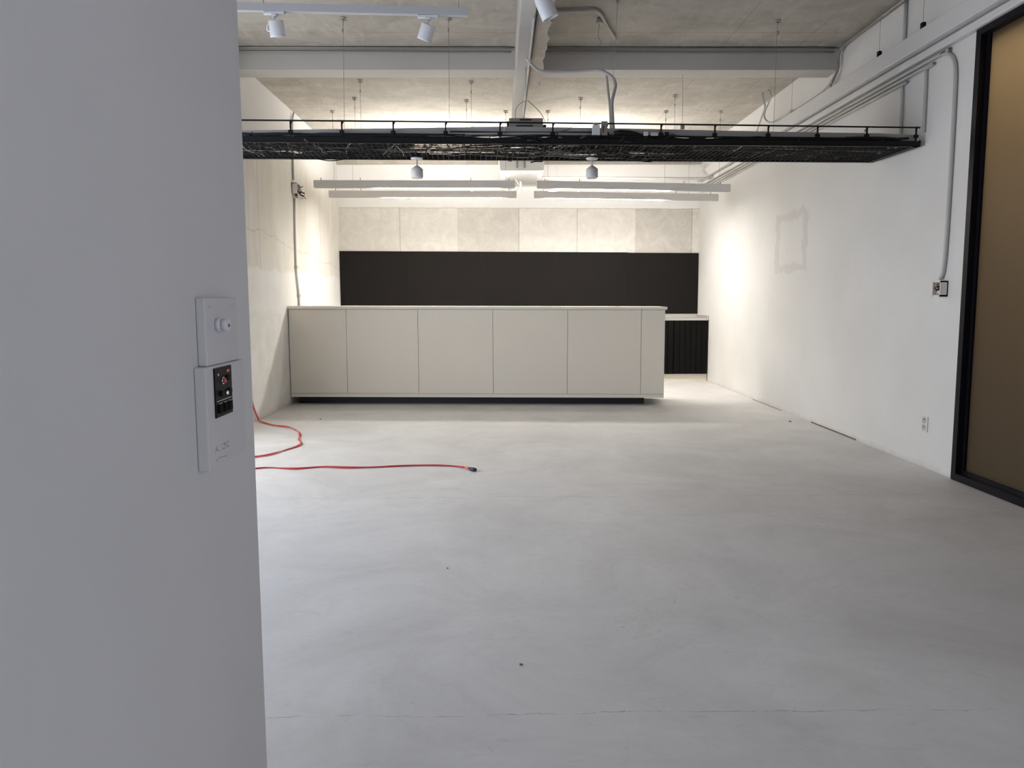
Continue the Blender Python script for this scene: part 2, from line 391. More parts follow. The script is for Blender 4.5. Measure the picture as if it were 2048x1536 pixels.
# bent conduit on the ceiling
c1 = [at(1106, 23, 2, 3.54), at(1150, 22, 2, 3.54), at(1185, 20, 2, 3.54), at(1196, 24, 2, 3.54), at(1203, 32, 2, 3.54), at(1216, 55, 2, 3.54), at(1231, 78, 2, 3.54)]
t = tag(MB().tube(c1, .014, 10, 5).build('conduit', M['conduit']), 'bent grey conduit across the ceiling right of the long beam, cut off at one end', 'pipe')
# hose that swoops from beam to tray
def swoop(px, ys, r, label, mat='conduit'):
    pts = [at(x, y, 1, Y) for (x, y), Y in zip(px, ys)]
    return tag(MB().tube(pts, r, 10, 6).build('flexible_conduit', M[mat]), label, 'pipe')
swoop([(1057,122),(1068,134),(1085,143),(1130,143),(1170,141),(1195,140),(1212,146),(1226,156),(1231,170),(1228,186),(1224,205),(1225,235),(1227,264)],
      [6.5,6.5,6.5,6.5,6.5,6.48,6.45,6.4,6.35,6.3,6.25,6.2,6.15], .013, 'fat grey hose swooping from the long beam down into the cable tray')
swoop([(1213,148),(1216,180),(1220,215),(1221,240),(1222,264)], [6.46,6.42,6.35,6.3,6.25], .010, 'straight grey hose dropping from the swooping hose into the tray')
tg = tag(MB().tube([at(1053,117,1,6.5), at(1057,123,1,6.49), at(1063,121,1,6.5)], .009, 8, 3).build('pipe_clip', M['pvc']), 'small white clip holding the swooping hose to the long beam', 'clip')
# right wall: big duct and what runs below it
tag(MB().box(3.04, XR-.001, 2.0, 12.30, 3.058, 3.19, .006).build('cable_trunking', M['pvc']), 'large white rectangular trunking running high along the right wall', 'trunking')
tag(MB().box(3.085, XR-.001, 2.0, 12.20, 2.992, 3.048, .012).build('cable_trunking', M['pvc']), 'small white rounded trunking directly under the large one', 'trunking')
XW = XR-.016
def wallpipe(pts, r, label, n=0, mat='conduit', name='conduit'):
    return tag(MB().tube(pts, r, 10, n).build(name, M[mat]), label, 'pipe')
wallpipe([(XW, 12.1, 2.968), (XW, 8.5, 2.968), (XW, 5.80, 2.968), (XW, 5.68, 2.966), (XW, 5.59, 2.945), (XW, 5.52, 2.89), (XW, 5.487, 2.80), (XW, 5.478, 2.6), (XW, 5.478, 2.0), (XW, 5.49, 1.5), (XW, 5.53, 1.385)], .0135, 'grey wall conduit bending down beside the black frame to the open socket box', 5)
wallpipe([(XW, 12.1, 2.934), (XW, 8, 2.934), (XW, 5.93, 2.934), (XW, 5.88, 2.92), (XW, 5.865, 2.87), (XW, 5.862, 2.6), (XW, 5.86, 2.47)], .0115, 'grey wall conduit dropping onto the very right end of the tray', 5)
wallpipe([(XW, 12.1, 2.904), (XW, 8, 2.904), (XW, 6.27, 2.904), (XW, 6.225, 2.895), (XW, 6.205, 2.85), (XW, 6.2, 2.7), (XW, 6.2, 2.5)], .0115, 'grey wall conduit dropping into the tray just short of its right end', 5)
wallpipe([(XW, 6.215, 3.54), (XW, 6.21, 3.19)], .013, 'short vertical grey conduit between ceiling and large wall trunking')
wallpipe([(3.10, 3.0, 3.535), (3.10, 5.0, 3.535), (3.10, 6.6, 3.53), (3.098, 7.15, 3.525), (3.097, 7.30, 3.51), (3.096, 7.36, 3.46), (3.096, 7.36, 3.36), (3.09, 7.40, 3.30), (3.085, 7.52, 3.235), (3.08, 7.75, 3.206), (3.08, 8.4, 3.205)], .014, 'dark grey pipe following the ceiling corner and stepping down round the cross beam', 5, 'galv')
wallpipe([at(1537,180,0,2.98), at(1541,192,0,2.98), at(1537,206,0,2.98), at(1530,222,0,2.99), at(1529,235,0,3.0), at(1537,244,0,3.02), at(1552,243,0,3.04), at(1575,233,0,3.055), at(1600,220,0,3.06), at(1635,199,0,3.06), at(1662,172,0,3.06)], .010, 'thin grey hose looping from the ceiling onto the large wall trunking', 6)
wallpipe([at(1524,178,0,2.95), at(1527,200,0,2.95), at(1530,214,0,2.95), at(1524,232,0,2.95), at(1515,258,0,2.95), at(1509,275,0,2.95)], .010, 'grey hose hanging free from the ceiling beside the loop', 6)
for (x, y), lb in (((1758, 113), 'small black wire clamp on the large trunking, nearer the cross beam'), ((1846, 50), 'small black wire clamp on the large trunking, nearer the glass')):
    p = at(x, y, 0, 3.06)
    t = thing('wire_clamp', lb, 'clamp', (3.06, p.y, 3.195))
    MB().box(3.048, 3.075, p.y-.018, p.y+.018, 3.191, 3.235, .003).build('clamp_body', M['frame'], t)
    MB().tube([(3.06, p.y, 3.23), (3.06, p.y, 3.555)], .0018, 5).build('wire', M['wire'], t)
p = at(1583, 222, 0, 3.08)
t = thing('wire_clamp', 'pale clamp holding wires on top of the far stretch of trunking', 'clamp', (3.08, p.y, 3.195))
MB().box(3.068, 3.09, p.y-.02, p.y+.02, 3.191, 3.24, .003).build('clamp_body', M['anchor'], t)
MB().tube([(3.08, p.y, 3.235), (3.08, p.y, 3.555)], .0018, 5).build('wire', M['wire'], t)
t = MB(); t.tube([at(1545,243,0,3.0), at(1570,232,0,3.03), at(1582,222,0,3.05), at(1620,206,0,3.05), at(1645,188,0,3.05), at(1664,164,0,3.05)], .004, 6, 6)
tag(t.build('cable', M['cable_pale']), 'thin pale cable lying along the top edge of the large trunking', 'cable')
# open socket box on the right wall
yb0, yb1 = 5.455, 5.56
t = thing('socket_box', 'ivory open socket box with loose wires on the right wall', 'socket box', (XR, 5.51, 1.32))
mb = MB(); xf = XR-.055; z0, z1 = 1.262, 1.372
mb.box(xf, XR-.001, yb0, yb0+.008, z0, z1).box(xf, XR-.001, yb1-.008, yb1, z0, z1).box(xf, XR-.001, yb0, yb1, z0, z0+.012).box(xf, XR-.001, yb0, yb1, z1-.010, z1).box(XR-.008, XR-.001, yb0, yb1, z0, z1)
mb.build('box_body', M['ivorybox'], t)
MB().box(XR-.03, XR-.010, yb0+.02, yb1-.02, z0+.018, z0+.05).build('terminal_block', M['pvc'], t)
for k, mt in enumerate(('redplastic', 'cable', 'brownwire', 'cable', 'redplastic', 'cable_pale', 'cable')):
    r2 = random.Random(k); q = [(XR-.01, yb0+.02+r2.random()*.06, z0+.045+r2.random()*.05) for _ in range(2)]
    q = [q[0], (XR-.045, yb0+.02+r2.random()*.065, z0+.04+r2.random()*.05), (XR-.058, yb0+.03+r2.random()*.04, z0+.04+r2.random()*.035), q[1]]
    MB().tube(q, .0042, 6, 5).build('wire', M[mt], t)
# duplex outlet
t = thing('wall_outlet', 'white duplex power outlet low on the right wall beside the black frame', 'outlet', (XR, 5.655, .325))
MB().box(XR-.007, XR-.0005, 5.612, 5.695, .267, .383, .003).build('cover_plate', M['pvc'], t)
for zz in (.352, .298):
    o = MB(); cpt = [(XR-.0085, 5.655+.017*math.cos(a), zz+.019*math.sin(a)) for a in [2*math.pi*k/20 for k in range(21)]]
    o.tube(cpt, .0012, 4); o.box(XR-.009, XR-.007, 5.648, 5.6505, zz-.002, zz+.01).box(XR-.009, XR-.007, 5.660, 5.6625, zz-.002, zz+.01)
    o.build('socket', M['seam'], t)
# left wall conduit and torn box
wallpipe([(XL+.03, 9.84, 3.54), (XL+.016, 9.80, 3.42), (XL+.014, 9.78, 3.2), (XL+.014, 9.775, 2.72)], .0125, 'upper left wall conduit, between ceiling and torn box', 5, 'conduit')
wallpipe([(XL+.014, 9.80, 2.50), (XL+.014, 9.77, 2.2), (XL+.014, 9.76, 1.66), (XL+.016, 9.80, 1.45), (XL+.014, 9.845, 1.30), (XL+.014, 9.85, 1.17)], .0125, 'lower left wall conduit, from torn box down behind the counter end', 5, 'conduit')
for zz, yy in ((1.66, 9.76), (1.31, 9.84)):
    tag(MB().box(XL+.0, XL+.034, yy-.03, yy+.03, zz-.018, zz+.018, .004).build('conduit_coupling', M['conduit']), ('upper' if zz > 1.5 else 'lower')+' grey coupling on the left wall conduit above the counter', 'coupling')
t = thing('junction_box', 'torn ivory junction box with tangled wires on the left concrete wall', 'junction box', (XL, 9.8, 2.6))
mb = MB(); y0, y1, z0, z1 = 9.72, 9.88, 2.50, 2.68; xf = XL+.07
mb.box(XL+.001, xf, y0, y0+.01, z0+.05, z1).box(XL+.001, xf, y1-.01, y1, z0, z1).box(XL+.001, xf, y0, y1, z1-.01, z1).box(XL+.001, XL+.01, y0, y1, z0, z1).box(XL+.001, xf, y0+.05, y1, z0, z0+.01)
mb.build('box_body', M['ivorybox'], t)
MB().prism([(xf, y0, z0+.05), (xf, y0+.012, z0+.05), (xf, y0+.07, z0), (xf, y0+.05, z0-.02)], [(xf+.012, y0, z0+.05), (xf+.012, y0+.012, z0+.05), (xf+.05, y0+.07, z0), (xf+.05, y0+.05, z0-.02)]).build('torn_cover', M['ivorybox'], t)
MB().box(XL+.012, xf-.01, y0+.02, y0+.09, z0+.06, z0+.10).build('terminal_block', M['dark'], t)
for k in range(13):
    r2 = random.Random(k+40); q0 = Vector((XL+.02, y0+.03+r2.random()*.1, z0+.03+r2.random()*.12))
    q = [q0]
    for j in range(4): q.append(q[-1]+Vector((.018+.018*r2.random(), (r2.random()-.55)*.05, (r2.random()-.5)*.05)))
    MB().tube(q, .0048, 6, 4).build('wire', M[('purple', 'cable', 'purple', 'brownwire', 'cable_grey')[k % 5]], t)

# ------------------------------------------------------------ suspension wires
order = ['leftmost', 'second from left', 'third from left', 'fourth from left', 'fifth from left', 'sixth from left', 'seventh from left', 'eighth from left', 'ninth from left', 'tenth from left', 'eleventh from left', 'rightmost']
def hanger(x, y, zbot, label, group, Yf=None):
    p = at(x, y, 2, ZC)
    if Yf: p.y = Yf
    t = thing('suspension_wire', label, 'suspension wire', (p.x, p.y, ZC), group)
    MB().tube([(p.x, p.y, ZC-.001), (p.x, p.y, ZC-.012)], [.028, .016], 10).tube([(p.x, p.y, ZC-.012), (p.x, p.y, ZC-.04)], .008, 8).tube([(p.x-.03, p.y, ZC-.02), (p.x+.03, p.y, ZC-.02)], .004, 6).build('ceiling_anchor', M['anchor'], t)
    MB().tube([(p.x, p.y, ZC-.04), (p.x, p.y, zbot)], .0017, 6).tube([(p.x, p.y, ZC-.10), (p.x, p.y, ZC-.13)], .006, 6).build('wire', M['wire'], t)
    return p
for i, (x, y) in enumerate([(686, 35), (897, 35), (1555, 40)]):
    p = at(x, y, 2, ZC); t = thing('suspension_wire', ('left one', 'middle one', 'right one')[i]+' of the three long steel wires from the near ceiling bay to the tray', 'suspension wire', (p.x, p.y, ZC), 'steel wires in front of the cross beam')
    MB().tube([(p.x, p.y, ZC-.001), (p.x, p.y, ZC-.012)], [.028, .016], 10).tube([(p.x, p.y, ZC-.012), (p.x, p.y, ZC-.04)], .008, 8).tube([(p.x-.03, p.y, ZC-.02), (p.x+.03, p.y, ZC-.02)], .004, 6).build('ceiling_anchor', M['anchor'], t)
    e = p.x*.965
    MB().tube([(p.x, p.y, ZC-.04), (e, 5.73+.695+e*.0385, 2.40)], .0017, 6).tube([(p.x, p.y-.03, ZC-.10), (p.x, p.y-.035, ZC-.13)], .006, 6).build('wire', M['wire'], t)
p = at(1199, 35, 2, ZC); q = at(1212, 150, 1, 6.7)
t = thing('suspension_wire', 'slack wire hanging from a loose ceiling anchor to the swooping hose', 'suspension wire', (p.x, p.y, ZC))
MB().tube([(p.x, p.y, ZC-.001), (p.x, p.y, ZC-.05)], [.02, .03], 10).build('ceiling_anchor', M['anchor'], t)
MB().tube([(p.x, p.y, ZC-.05), (p.x-.01, p.y, ZC-.15), (p.x+.015, p.y, ZC-.20), (p.x-.02, p.y, ZC-.27), (p.x+.02, p.y, ZC-.35), q], .0022, 6, 5).build('wire', M['wire'], t)
p = at(1226.5, 156, 1, 6.5)
t = thing('suspension_wire', 'straight wire from above the photo down to the bend of the swooping hose', 'suspension wire', (p.x, 6.3, ZC))
MB().tube([(p.x, 6.3, ZC-.001), (p.x, 6.3, ZC-.03)], .012, 8).build('ceiling_anchor', M['anchor'], t)
MB().tube([(p.x, 6.3, ZC-.03), p], .0017, 6).build('wire', M['wire'], t)
p = at(1365, 156, 1, 7.85)
t = thing('suspension_wire', 'wire coming out behind the cross beam down to a clip on the tray', 'suspension wire', (p.x, 7.9, ZC))
q = at(1365, 250, 1, 6.5)
MB().tube([(p.x, 7.85, ZC-.001), (p.x, 7.85, ZC-.03)], .012, 8).build('ceiling_anchor', M['anchor'], t)
MB().tube([(p.x, 7.85, ZC-.03), q], .0017, 6).build('wire', M['wire'], t)
MB().box(q.x-.016, q.x+.016, q.y-.01, q.y+.02, q.z-.035, q.z, .004).build('clip', M['conduit'], t)
def lamp_top(X, row):
    Y = (9.85, 10.75)[row]; a, b, c, d = (((628, 361), (1030, 361.5), (1074, 361.8), (1460, 369)), ((658, 381.5), (1033, 382.5), (1068, 382.5), (1436, 388.5)))[row]
    p, q = (at(*a, 1, Y), at(*b, 1, Y)) if X < .3 else (at(*c, 1, Y), at(*d, 1, Y))
    return p.z+(q.z-p.z)*(X-p.x)/(q.x-p.x)
far = [(669,226,0), (709,195,None), (720,160,None), (933,200,None), (942,162,None), (945,250,1), (1011,225,0), (1093,233,0), (1161,195,None), (1350,190,None), (1319,236,0), (1431,230,0)]
for i, (x, y, row) in enumerate(sorted(far)):
    if row is None: hanger(x, y, 2.80, order[i]+' of the thin wires on the ceiling behind the cross beam', 'steel wires behind the cross beam')
    else: hanger(x, y, lamp_top(at(x, y, 2, ZC).x, row)+.001, order[i]+' of the thin wires on the ceiling behind the cross beam', 'steel wires behind the cross beam', (9.85, 10.75)[row])
for i, X in enumerate((-2.0, .75, 2.55)):
    t = thing('suspension_wire', ('wire above the left end', 'wire above the middle', 'wire above the right end')[i]+' of the farther lamp row, seen only below the tray', 'suspension wire', (X, 10.75, ZC))
    MB().tube([(X, 10.75, lamp_top(X, 1)+.001), (X, 10.75, ZC-.001)], .0017, 6).build('wire', M['wire'], t)

# ------------------------------------------------------------ linear lamps
def linear_lamp(Y, xa, za, xb, zb, label, lit=True, grp='linear pendant lamps', pins=()):
    t = thing('linear_pendant_lamp', label, 'lamp', ((xa+xb)/2, Y, (za+zb)/2), grp)
    hh = .09
    def bar(mb, d0, d1, t0, t1, e=0, outer=0):     # a length of profile: d across the bar, t down from its top
        ea, eb = (e+outer, e) if xa < 0 else (e, e+outer)
        return mb.prism([(xa+ea, Y+d0, za-t0), (xa+ea, Y+d1, za-t0), (xa+ea, Y+d1, za-t1), (xa+ea, Y+d0, za-t1)], [(xb-eb, Y+d0, zb-t0), (xb-eb, Y+d1, zb-t0), (xb-eb, Y+d1, zb-t1), (xb-eb, Y+d0, zb-t1)])
    hm = MB(); bar(hm, -.03, -.027, 0, hh); bar(hm, .027, .03, 0, hh); bar(hm, -.027, .027, .008, hh-.013)
    hm.box(xa, xa+.004, Y-.027, Y+.027, za-hh, za); hm.box(xb-.004, xb, Y-.027, Y+.027, zb-hh, zb)
    hm.build('housing', M['lampgrey'], t)
    bm_ = MB(); bar(bm_, -.0265, .0265, hh-.0128, hh-.0095, .2, .55); bm_.build('lower_diffuser', M['lit'] if lit == 2 else M['lit_near'], t)
    bm_ = MB(); bar(bm_, -.0265, .0265, .002, .0078, .2, .4); bm_.build('upper_diffuser', M['litup_far'] if lit == 2 else M['pvc'], t)
    if lit == 2:
        rm = MB(); bar(rm, .0302, .032, .012, hh-.012, .1, .4); rm.build('added_glow_strip', M['back_glow'], t)  # unseen glowing strip added to wash out the back wall
    for f in pins:
        x = xa+(xb-xa)*f; z = za+(zb-za)*f
        MB().tube([(x, Y, z-.001), (x, Y, z+.035)], [.006, .0035], 8).build('hanger_pin', M['wire'], t)
    return t
P = lambda x, y, Y: at(x, y, 1, Y)
def lamp_px(Y, xa, ya, xb, yb, label, pins, lit=True):
    a, b = P(xa, ya, Y), P(xb, yb, Y); return linear_lamp(Y, a.x, a.z, b.x, b.z, label, lit, pins=pins)
lamp_px(9.85, 628, 361, 1030, 361.5, 'left lamp bar of the nearer, larger-looking row', (.035, .23, .78, .97), 1)
lamp_px(10.75, 658, 381.5, 1033, 382.5, 'left lamp bar of the farther, lower-looking row', (.035, .17, .76, .96), 2)
lamp_px(9.85, 1074, 361.8, 1460, 369, 'right lamp bar of the nearer row, hanging slightly askew', (.04, .22, .76, .95), 1)
lamp_px(10.75, 1068, 382.5, 1436, 388.5, 'right lamp bar of the farther row, hanging slightly askew', (.05, .24, .77, .96), 2)
# ceiling unit at the end of the long beam
t = thing('ceiling_air_unit', 'pale air conditioning unit hanging at the end of the long beam', 'air conditioner', (.28, 11.4, 3.2))
MB().prism([(-.035, 10.75, 3.20), (.60, 10.75, 3.20), (.575, 10.75, 2.985), (-.01, 10.75, 2.985)], [(-.035, 12.2, 3.20), (.60, 12.2, 3.20), (.575, 12.2, 2.985), (-.01, 12.2, 2.985)]).build('casing', M['pvc'], t)
MB().box(.04, .54, 10.80, 12.15, 2.972, 2.986).build('grille_frame', M['lampgrey'], t)
gm = MB()
for i in range(34): gm.box(.075+i*.0132, .080+i*.0132, 10.9, 11.95, 2.966, 2.973)
gm.build('grille', M['conduit'], t)
for xx in (.205, .305): MB().box(xx, xx+.028, 10.735, 10.752, 3.02, 3.17).build('vent_slot', M['galv'], t)
MB().box(.262, .274, 10.732, 10.752, 3.03, 3.16).build('nozzle', M['lampgrey'], t)
MB().tube([(.28, 11.6, 2.97), (.29, 11.6, 2.90), (.292, 11.6, 2.78)], [.018, .022, .003], 10, 4).build('drain_spout', M['pvc'], t)
dp = MB().tube([(0, 11.2, 2.90), (.1, 11.2, 2.80), (.16, 11.22, 2.82), (.2, 11.2, 2.93), (.25, 11.2, 2.86)], .008, 6, 6); dp.tube([(-.02, 11.2, 2.88), (.06, 11.2, 2.79), (.2, 11.2, 2.78), (.26, 11.2, 2.84)], .006, 6, 6)
tag(dp.build('cable_loop', M['cable_pale']), 'pale loops of cable dangling under the air conditioning unit', 'cable')
c2 = [at(1075,356,1,11.5), at(1200,356,1,11.5), at(1400,357,1,11.5), at(1422,354,1,11.5), at(1438,347,1,11.5), at(1446,337,1,11.45), at(1444,332,1,11.3)]
t = tag(MB().tube(c2, .019, 10, 5).build('conduit', M['conduit']), 'pale pipe behind the lamp bars, curving up to the right wall trunking', 'pipe')

# ------------------------------------------------------------ cable tray (local frame: u along, v away, z up)
TY, TR = 5.73, .0385
def L(u, v, z): c, s = math.cos(TR), math.sin(TR); return Vector((u*c - v*s, TY + u*s + v*c, z))
def lbox(mb, u0, u1, v0, v1, z0, z1):
    return mb.prism([L(u0, v0, z0), L(u0, v1, z0), L(u0, v1, z1), L(u0, v0, z1)], [L(u1, v0, z0), L(u1, v1, z0), L(u1, v1, z1), L(u1, v0, z1)])
U0, U1, V1, Z0 = -2.50, 3.10, .69, 2.365
tray = thing('cable_tray', 'long black cable tray hanging across the room', 'cable tray', L(.4, .35, Z0))
m = MB(); lbox(m, U0, U1, 0, .006, Z0, Z0+.038); lbox(m, U0, U1, 0, .03, Z0, Z0+.005); m.build('near_rail', M['tray'], tray)
m = MB(); lbox(m, U0, U1, V1-.006, V1, Z0, Z0+.045); lbox(m, U0, U1, V1-.03, V1, Z0, Z0+.005); m.build('far_rail', M['tray'], tray)
m = MB(); lbox(m, U1-.006, U1, 0, V1, Z0, Z0+.045); lbox(m, U1-.05, U1, 0, V1, Z0, Z0+.005); m.build('end_rail', M['tray'], tray)
m = MB()
k = U0+.01
while k < U1-.02:
    m.tube([L(k, .005, Z0+.004), L(k, V1-.005, Z0+.004)], .0026, 5); k += .042
for v in [.07*i for i in range(1, 10)]: m.tube([L(U0, v, Z0+.008), L(U1-.005, v, Z0+.008)], .0026, 5)
m.build('mesh_floor', M['tray'], tray)
MB().tube([L(U0, .0, 2.513), L(-.5, 0, 2.513), L(1.2, 0, 2.509), L(U1-.01, 0, 2.500)], .0058, 8, 4).build('top_rail', M['tray'], tray)
for px in (580, 683, 786, 891, 1000, 1106, 1214, 1323, 1431, 1538, 1637, 1736, 1835):
    p = at(px, 250, 1, 5.74); u = p.x*(1+.0)*1.0
    Yl = TY+u*math.tan(TR); p = at(px, 250, 1, Yl); u = p.x
    m = MB(); lbox(m, u-.005, u+.005, .002, .012, 2.405, 2.508); lbox(m, u-.016, u+.016, .0, .014, 2.428, 2.45)
    m.prism([L(u-.004, .002, 2.508), L(u+.014, .002, 2.508), L(u+.005, .002, 2.49), L(u-.004, .002, 2.48)], [L(u-.004, .01, 2.508), L(u+.014, .01, 2.508), L(u+.005, .01, 2.49), L(u-.004, .01, 2.48)])
    m.build('post', M['tray'], tray)
def tp(x, y, v=.02):
    Y = TY+v
    for _ in range(4): p = at(x, y, 1, Y); Y = TY+p.x*math.tan(TR)+v
    return at(x, y, 1, Y)
# trunking lying in the tray just behind the posts
def lying(px, h, v, label, mat='trunk', depth=.06):
    q = [tp(x, y, v) for x, y in px]; m = MB(); D = Vector((-math.sin(TR)*depth, math.cos(TR)*depth, 0)); K = Vector((0, 0, h))
    for a, b in zip(q, q[1:]): m.prism([a, a+D, a+D-K, a-K], [b, b+D, b+D-K, b-K])
    return tag(m.build('cable_trunking', M[mat]), label, 'trunking')
lying([(470, 261), (640, 258.5), (860, 255.5), (1008, 253)], .042, .05, 'grey trunking lying in the left half of the cable tray')
lying([(1009, 253), (1250, 257), (1560, 263.5), (1760, 266.5), (1834, 270)], .042, .05, 'grey trunking lying in the right half of the cable tray')
lying([(800, 266.5), (1000, 265), (1182, 265)], .028, .035, 'lower pale strip under the trunking in the middle of the tray', depth=.012)
tag(MB().tube([tp(900, 263, .04), tp(1000, 264.5, .04), tp(1090, 264.5, .04), tp(1183, 264.5, .03)], .0045, 6, 3).build('cable', M['cable']), 'thin dark cable stretched along the trunking left of the outlet box', 'cable')
# cables: nobody could count them
def mess(rnd, n, u_lo, u_hi, zlo, zhi, r0, r1, mb, along=True, vlo=.02, vhi=.66):
    for _ in range(n):
        if along:
            ua = rnd.uniform(u_lo, u_hi-.4); ln = rnd.uniform(.5, 2.2); v = rnd.uniform(vlo, vhi); z = rnd.uniform(zlo, zhi); pts = []; u = ua
            while u < min(ua+ln, u_hi):
                pts.append(L(u, min(max(v, vlo), vhi), min(max(z, zlo), zhi+.01))); u += rnd.uniform(.10, .22); v += rnd.uniform(-.05, .05); z += rnd.uniform(-.015, .015)
        else:
            u = rnd.uniform(u_lo, u_hi-.1); z = rnd.uniform(zlo, zhi); pts = []; v = vlo; du = rnd.uniform(-.22, .22)
            while v < vhi:
                pts.append(L(min(max(u, U0+.02), U1-.03), v, z)); v += rnd.uniform(.08, .16); u += du*.15+rnd.uniform(-.03, .03); z = min(max(z+rnd.uniform(-.02, .02), zlo), zhi)
        if len(pts) > 2: mb.tube(pts, rnd.uniform(r0, r1), 5, 3)
rc = random.Random(11)
m = MB()
mess(rc, 60, U0+.03, -.55, Z0+.02, Z0+.055, .004, .009, m)
mess(rc, 8, -.6, .45, Z0+.02, Z0+.05, .004, .007, m)
mess(rc, 150, .35, U1-.06, Z0+.02, Z0+.055, .004, .010, m)
mess(rc, 46, U0+.03, U1-.06, Z0+.034, Z0+.054, .003, .006, m, vlo=.012, vhi=.035)
mess(rc, 60, U0+.03, U1-.06, Z0+.014, Z0+.07, .003, .006, m, along=False)
for u0, n in ((-1.2, 26), (.95, 40), (.35, 22)):      # knots of cable ends
    for _ in range(n):
        q = L(u0+rc.gauss(0, .16), rc.uniform(.05, .62), Z0+.03); pts = [q]
        for k in range(6): pts.append(pts[-1]+Vector((rc.uniform(-.08, .08), rc.uniform(-.09, .09), rc.uniform(-.02, .02))))
        for p_ in pts: p_.z = min(max(p_.z, Z0-.004), Z0+.06)
        m.tube(pts, rc.uniform(.003, .006), 5, 4)
tag(m.build('cable_bundle', M['cable']), 'tangled mass of black cables filling the hanging tray', 'cables', kind='stuff')
m = MB()
mess(rc, 22, U0+.03, U1-.06, Z0+.012, Z0+.05, .002, .0045, m)
mess(rc, 70, U0+.03, U1-.06, Z0+.010, Z0+.05, .0018, .0035, m, along=False)
tag(m.build('cable_bundle', M['cable_grey']), 'loose grey wires scattered between the black cables in the tray', 'cables', kind='stuff')
m = MB()
mess(rc, 7, -.8, 2.6, Z0+.012, Z0+.05, .002, .0035, m)
mess(rc, 26, -1.9, 2.4, Z0+.008, Z0+.05, .0018, .003, m, along=False)
tag(m.build('cable_bundle', M['cable_pale']), 'few pale wires glinting among the cables of the tray', 'cables', kind='stuff')
for k, (x, w_) in enumerate(((662, 30), (1218, 12), (1395, 10), (1690, 8))):
    pts = [at(x-w_, 317, 2, Z0+.004), at(x-w_*.5, 320, 2, Z0-.006), at(x, 321.5, 2, Z0-.014), at(x+w_*.5, 320, 2, Z0-.007), at(x+w_, 318, 2, Z0+.004)]
    tag(MB().tube(pts, .004, 6, 4).build('cable', M['cable']), 'black cable sagging below the tray, '+('leftmost', 'beside the right drum spotlight', 'above the wall trunking end', 'nearest to the right wall')[k], 'cable')
# sleeve, outlet box, bracket, small connectors on the tray
a = tp(1229, 266, .02); b = tp(1272, 268, .02)
tag(MB().tube([a, a.lerp(b, .25)+Vector((0, 0, .004)), a.lerp(b, .7)+Vector((0, 0, .002)), b, b+Vector((.05, 0, -.008))], [.014, .02, .02, .016, .006], 10).build('cable_sleeve', M['cable']), 'thick black sleeve of bundled cables lying on top of the tray', 'cable sleeve')
def tbox(name, x0, x1, y0, y1, th, label, cat, mat, v=.0, extra=None):
    p, q = tp(x0, y1, v), tp(x1, y0, v); t = thing(name, label, cat, ((p.x+q.x)/2, p.y, p.z))
    MB().box(p.x, q.x, p.y-th, p.y, p.z, q.z, .003).build('body', M[mat], t)
    if extra: extra(t, p, q)
    return t
def ear(t, p, q): MB().box(p.x+.008, q.x-.012, p.y-.02, p.y-.005, q.z+.0005, q.z+.02, .002).build('cable_gland', M['galv'], t)
tbox('outlet_box', 1184, 1199, 252, 272, .035, 'white rounded outlet box standing on the tray left of the metal bracket', 'box', 'spot', -.02, ear)
def slots(t, p, q): MB().box(p.x+.012, p.x+.02, p.y-.012, p.y-.0095, p.z+.02, q.z-.03).build('slot', M['brownwire'], t)
tbox('metal_bracket', 1202, 1215, 243, 271, .01, 'grey metal bracket standing on the tray where the hoses come down', 'bracket', 'galv', -.012, slots)
tbox('connector', 1301, 1316, 265, 272, .012, 'small pale connector with red edge on the tray right of the black sleeve', 'connector', 'cable_pale', -.005)
tbox('connector', 1329, 1337, 265, 272, .02, 'small round black connector on the tray beside the pale one', 'connector', 'cable', -.005)
tbox('connector', 1287, 1296, 264, 272, .014, 'tiny white connector on the tray touching the black sleeve', 'connector', 'pvc', -.005)
tbox('connector', 1728, 1733, 259, 264, .014, 'tiny dark screw clip on the tray trunking near its right end', 'connector', 'wire', .03)
# enclosure hanging above the tray
a, b = at(1018, 252, 1, 6.7), at(1086, 236, 1, 6.7)
t = thing('driver_enclosure', 'grey metal enclosure with dark slots hanging behind the tray top rail', 'metal box', ((a.x+b.x)/2, 6.7, a.z))
MB().box(a.x, b.x, 6.70, 6.86, a.z-.07, b.z, .004).build('casing', M['galv'], t)
MB().box(a.x+.09, a.x+.19, 6.693, 6.7, b.z-.02, b.z-.010, .002).build('slot', M['dark'], t)
MB().box(a.x+.06, a.x+.20, 6.693, 6.7, a.z-.004, a.z+.006, .002).build('slot', M['dark'], t)
MB().tube([(a.x-.008, 6.76, a.z-.02), (a.x-.008, 6.76, a.z+.05)], .010, 8).build('side_bracket', M['cable'], t)
MB().tube([(b.x+.008, 6.76, a.z-.02), (b.x+.02, 6.76, a.z+.02)], .014, 8).build('side_bracket', M['cable'], t)
w1 = [at(1050,201,1,6.8), at(1036,211,1,6.8), at(1031,222,1,6.8), at(1031,238,1,6.8)]
w2 = [at(1055,201,1,6.8), at(1070,214,1,6.8), at(1084,230,1,6.8), at(1091,246,1,6.8)]
MB().tube(w1, .0028, 6, 5).build('hanging_wire', M['wire'], t); MB().tube(w2, .0028, 6, 5).build('hanging_wire', M['wire'], t)
z = at(1052, 201, 1, 6.8)
MB().tube([z, (z.x, 6.8, 3.2)], .0028, 6).build('hanging_wire', M['wire'], t)
tag(MB().tube([(.234, 5.6, 3.187), (.236, 7.0, 3.187), (.234, 8.9, 3.187)], .009, 8, 4).build('conduit', M['conduit']), 'thin grey pipe running under the long beam beside the black cable', 'pipe')

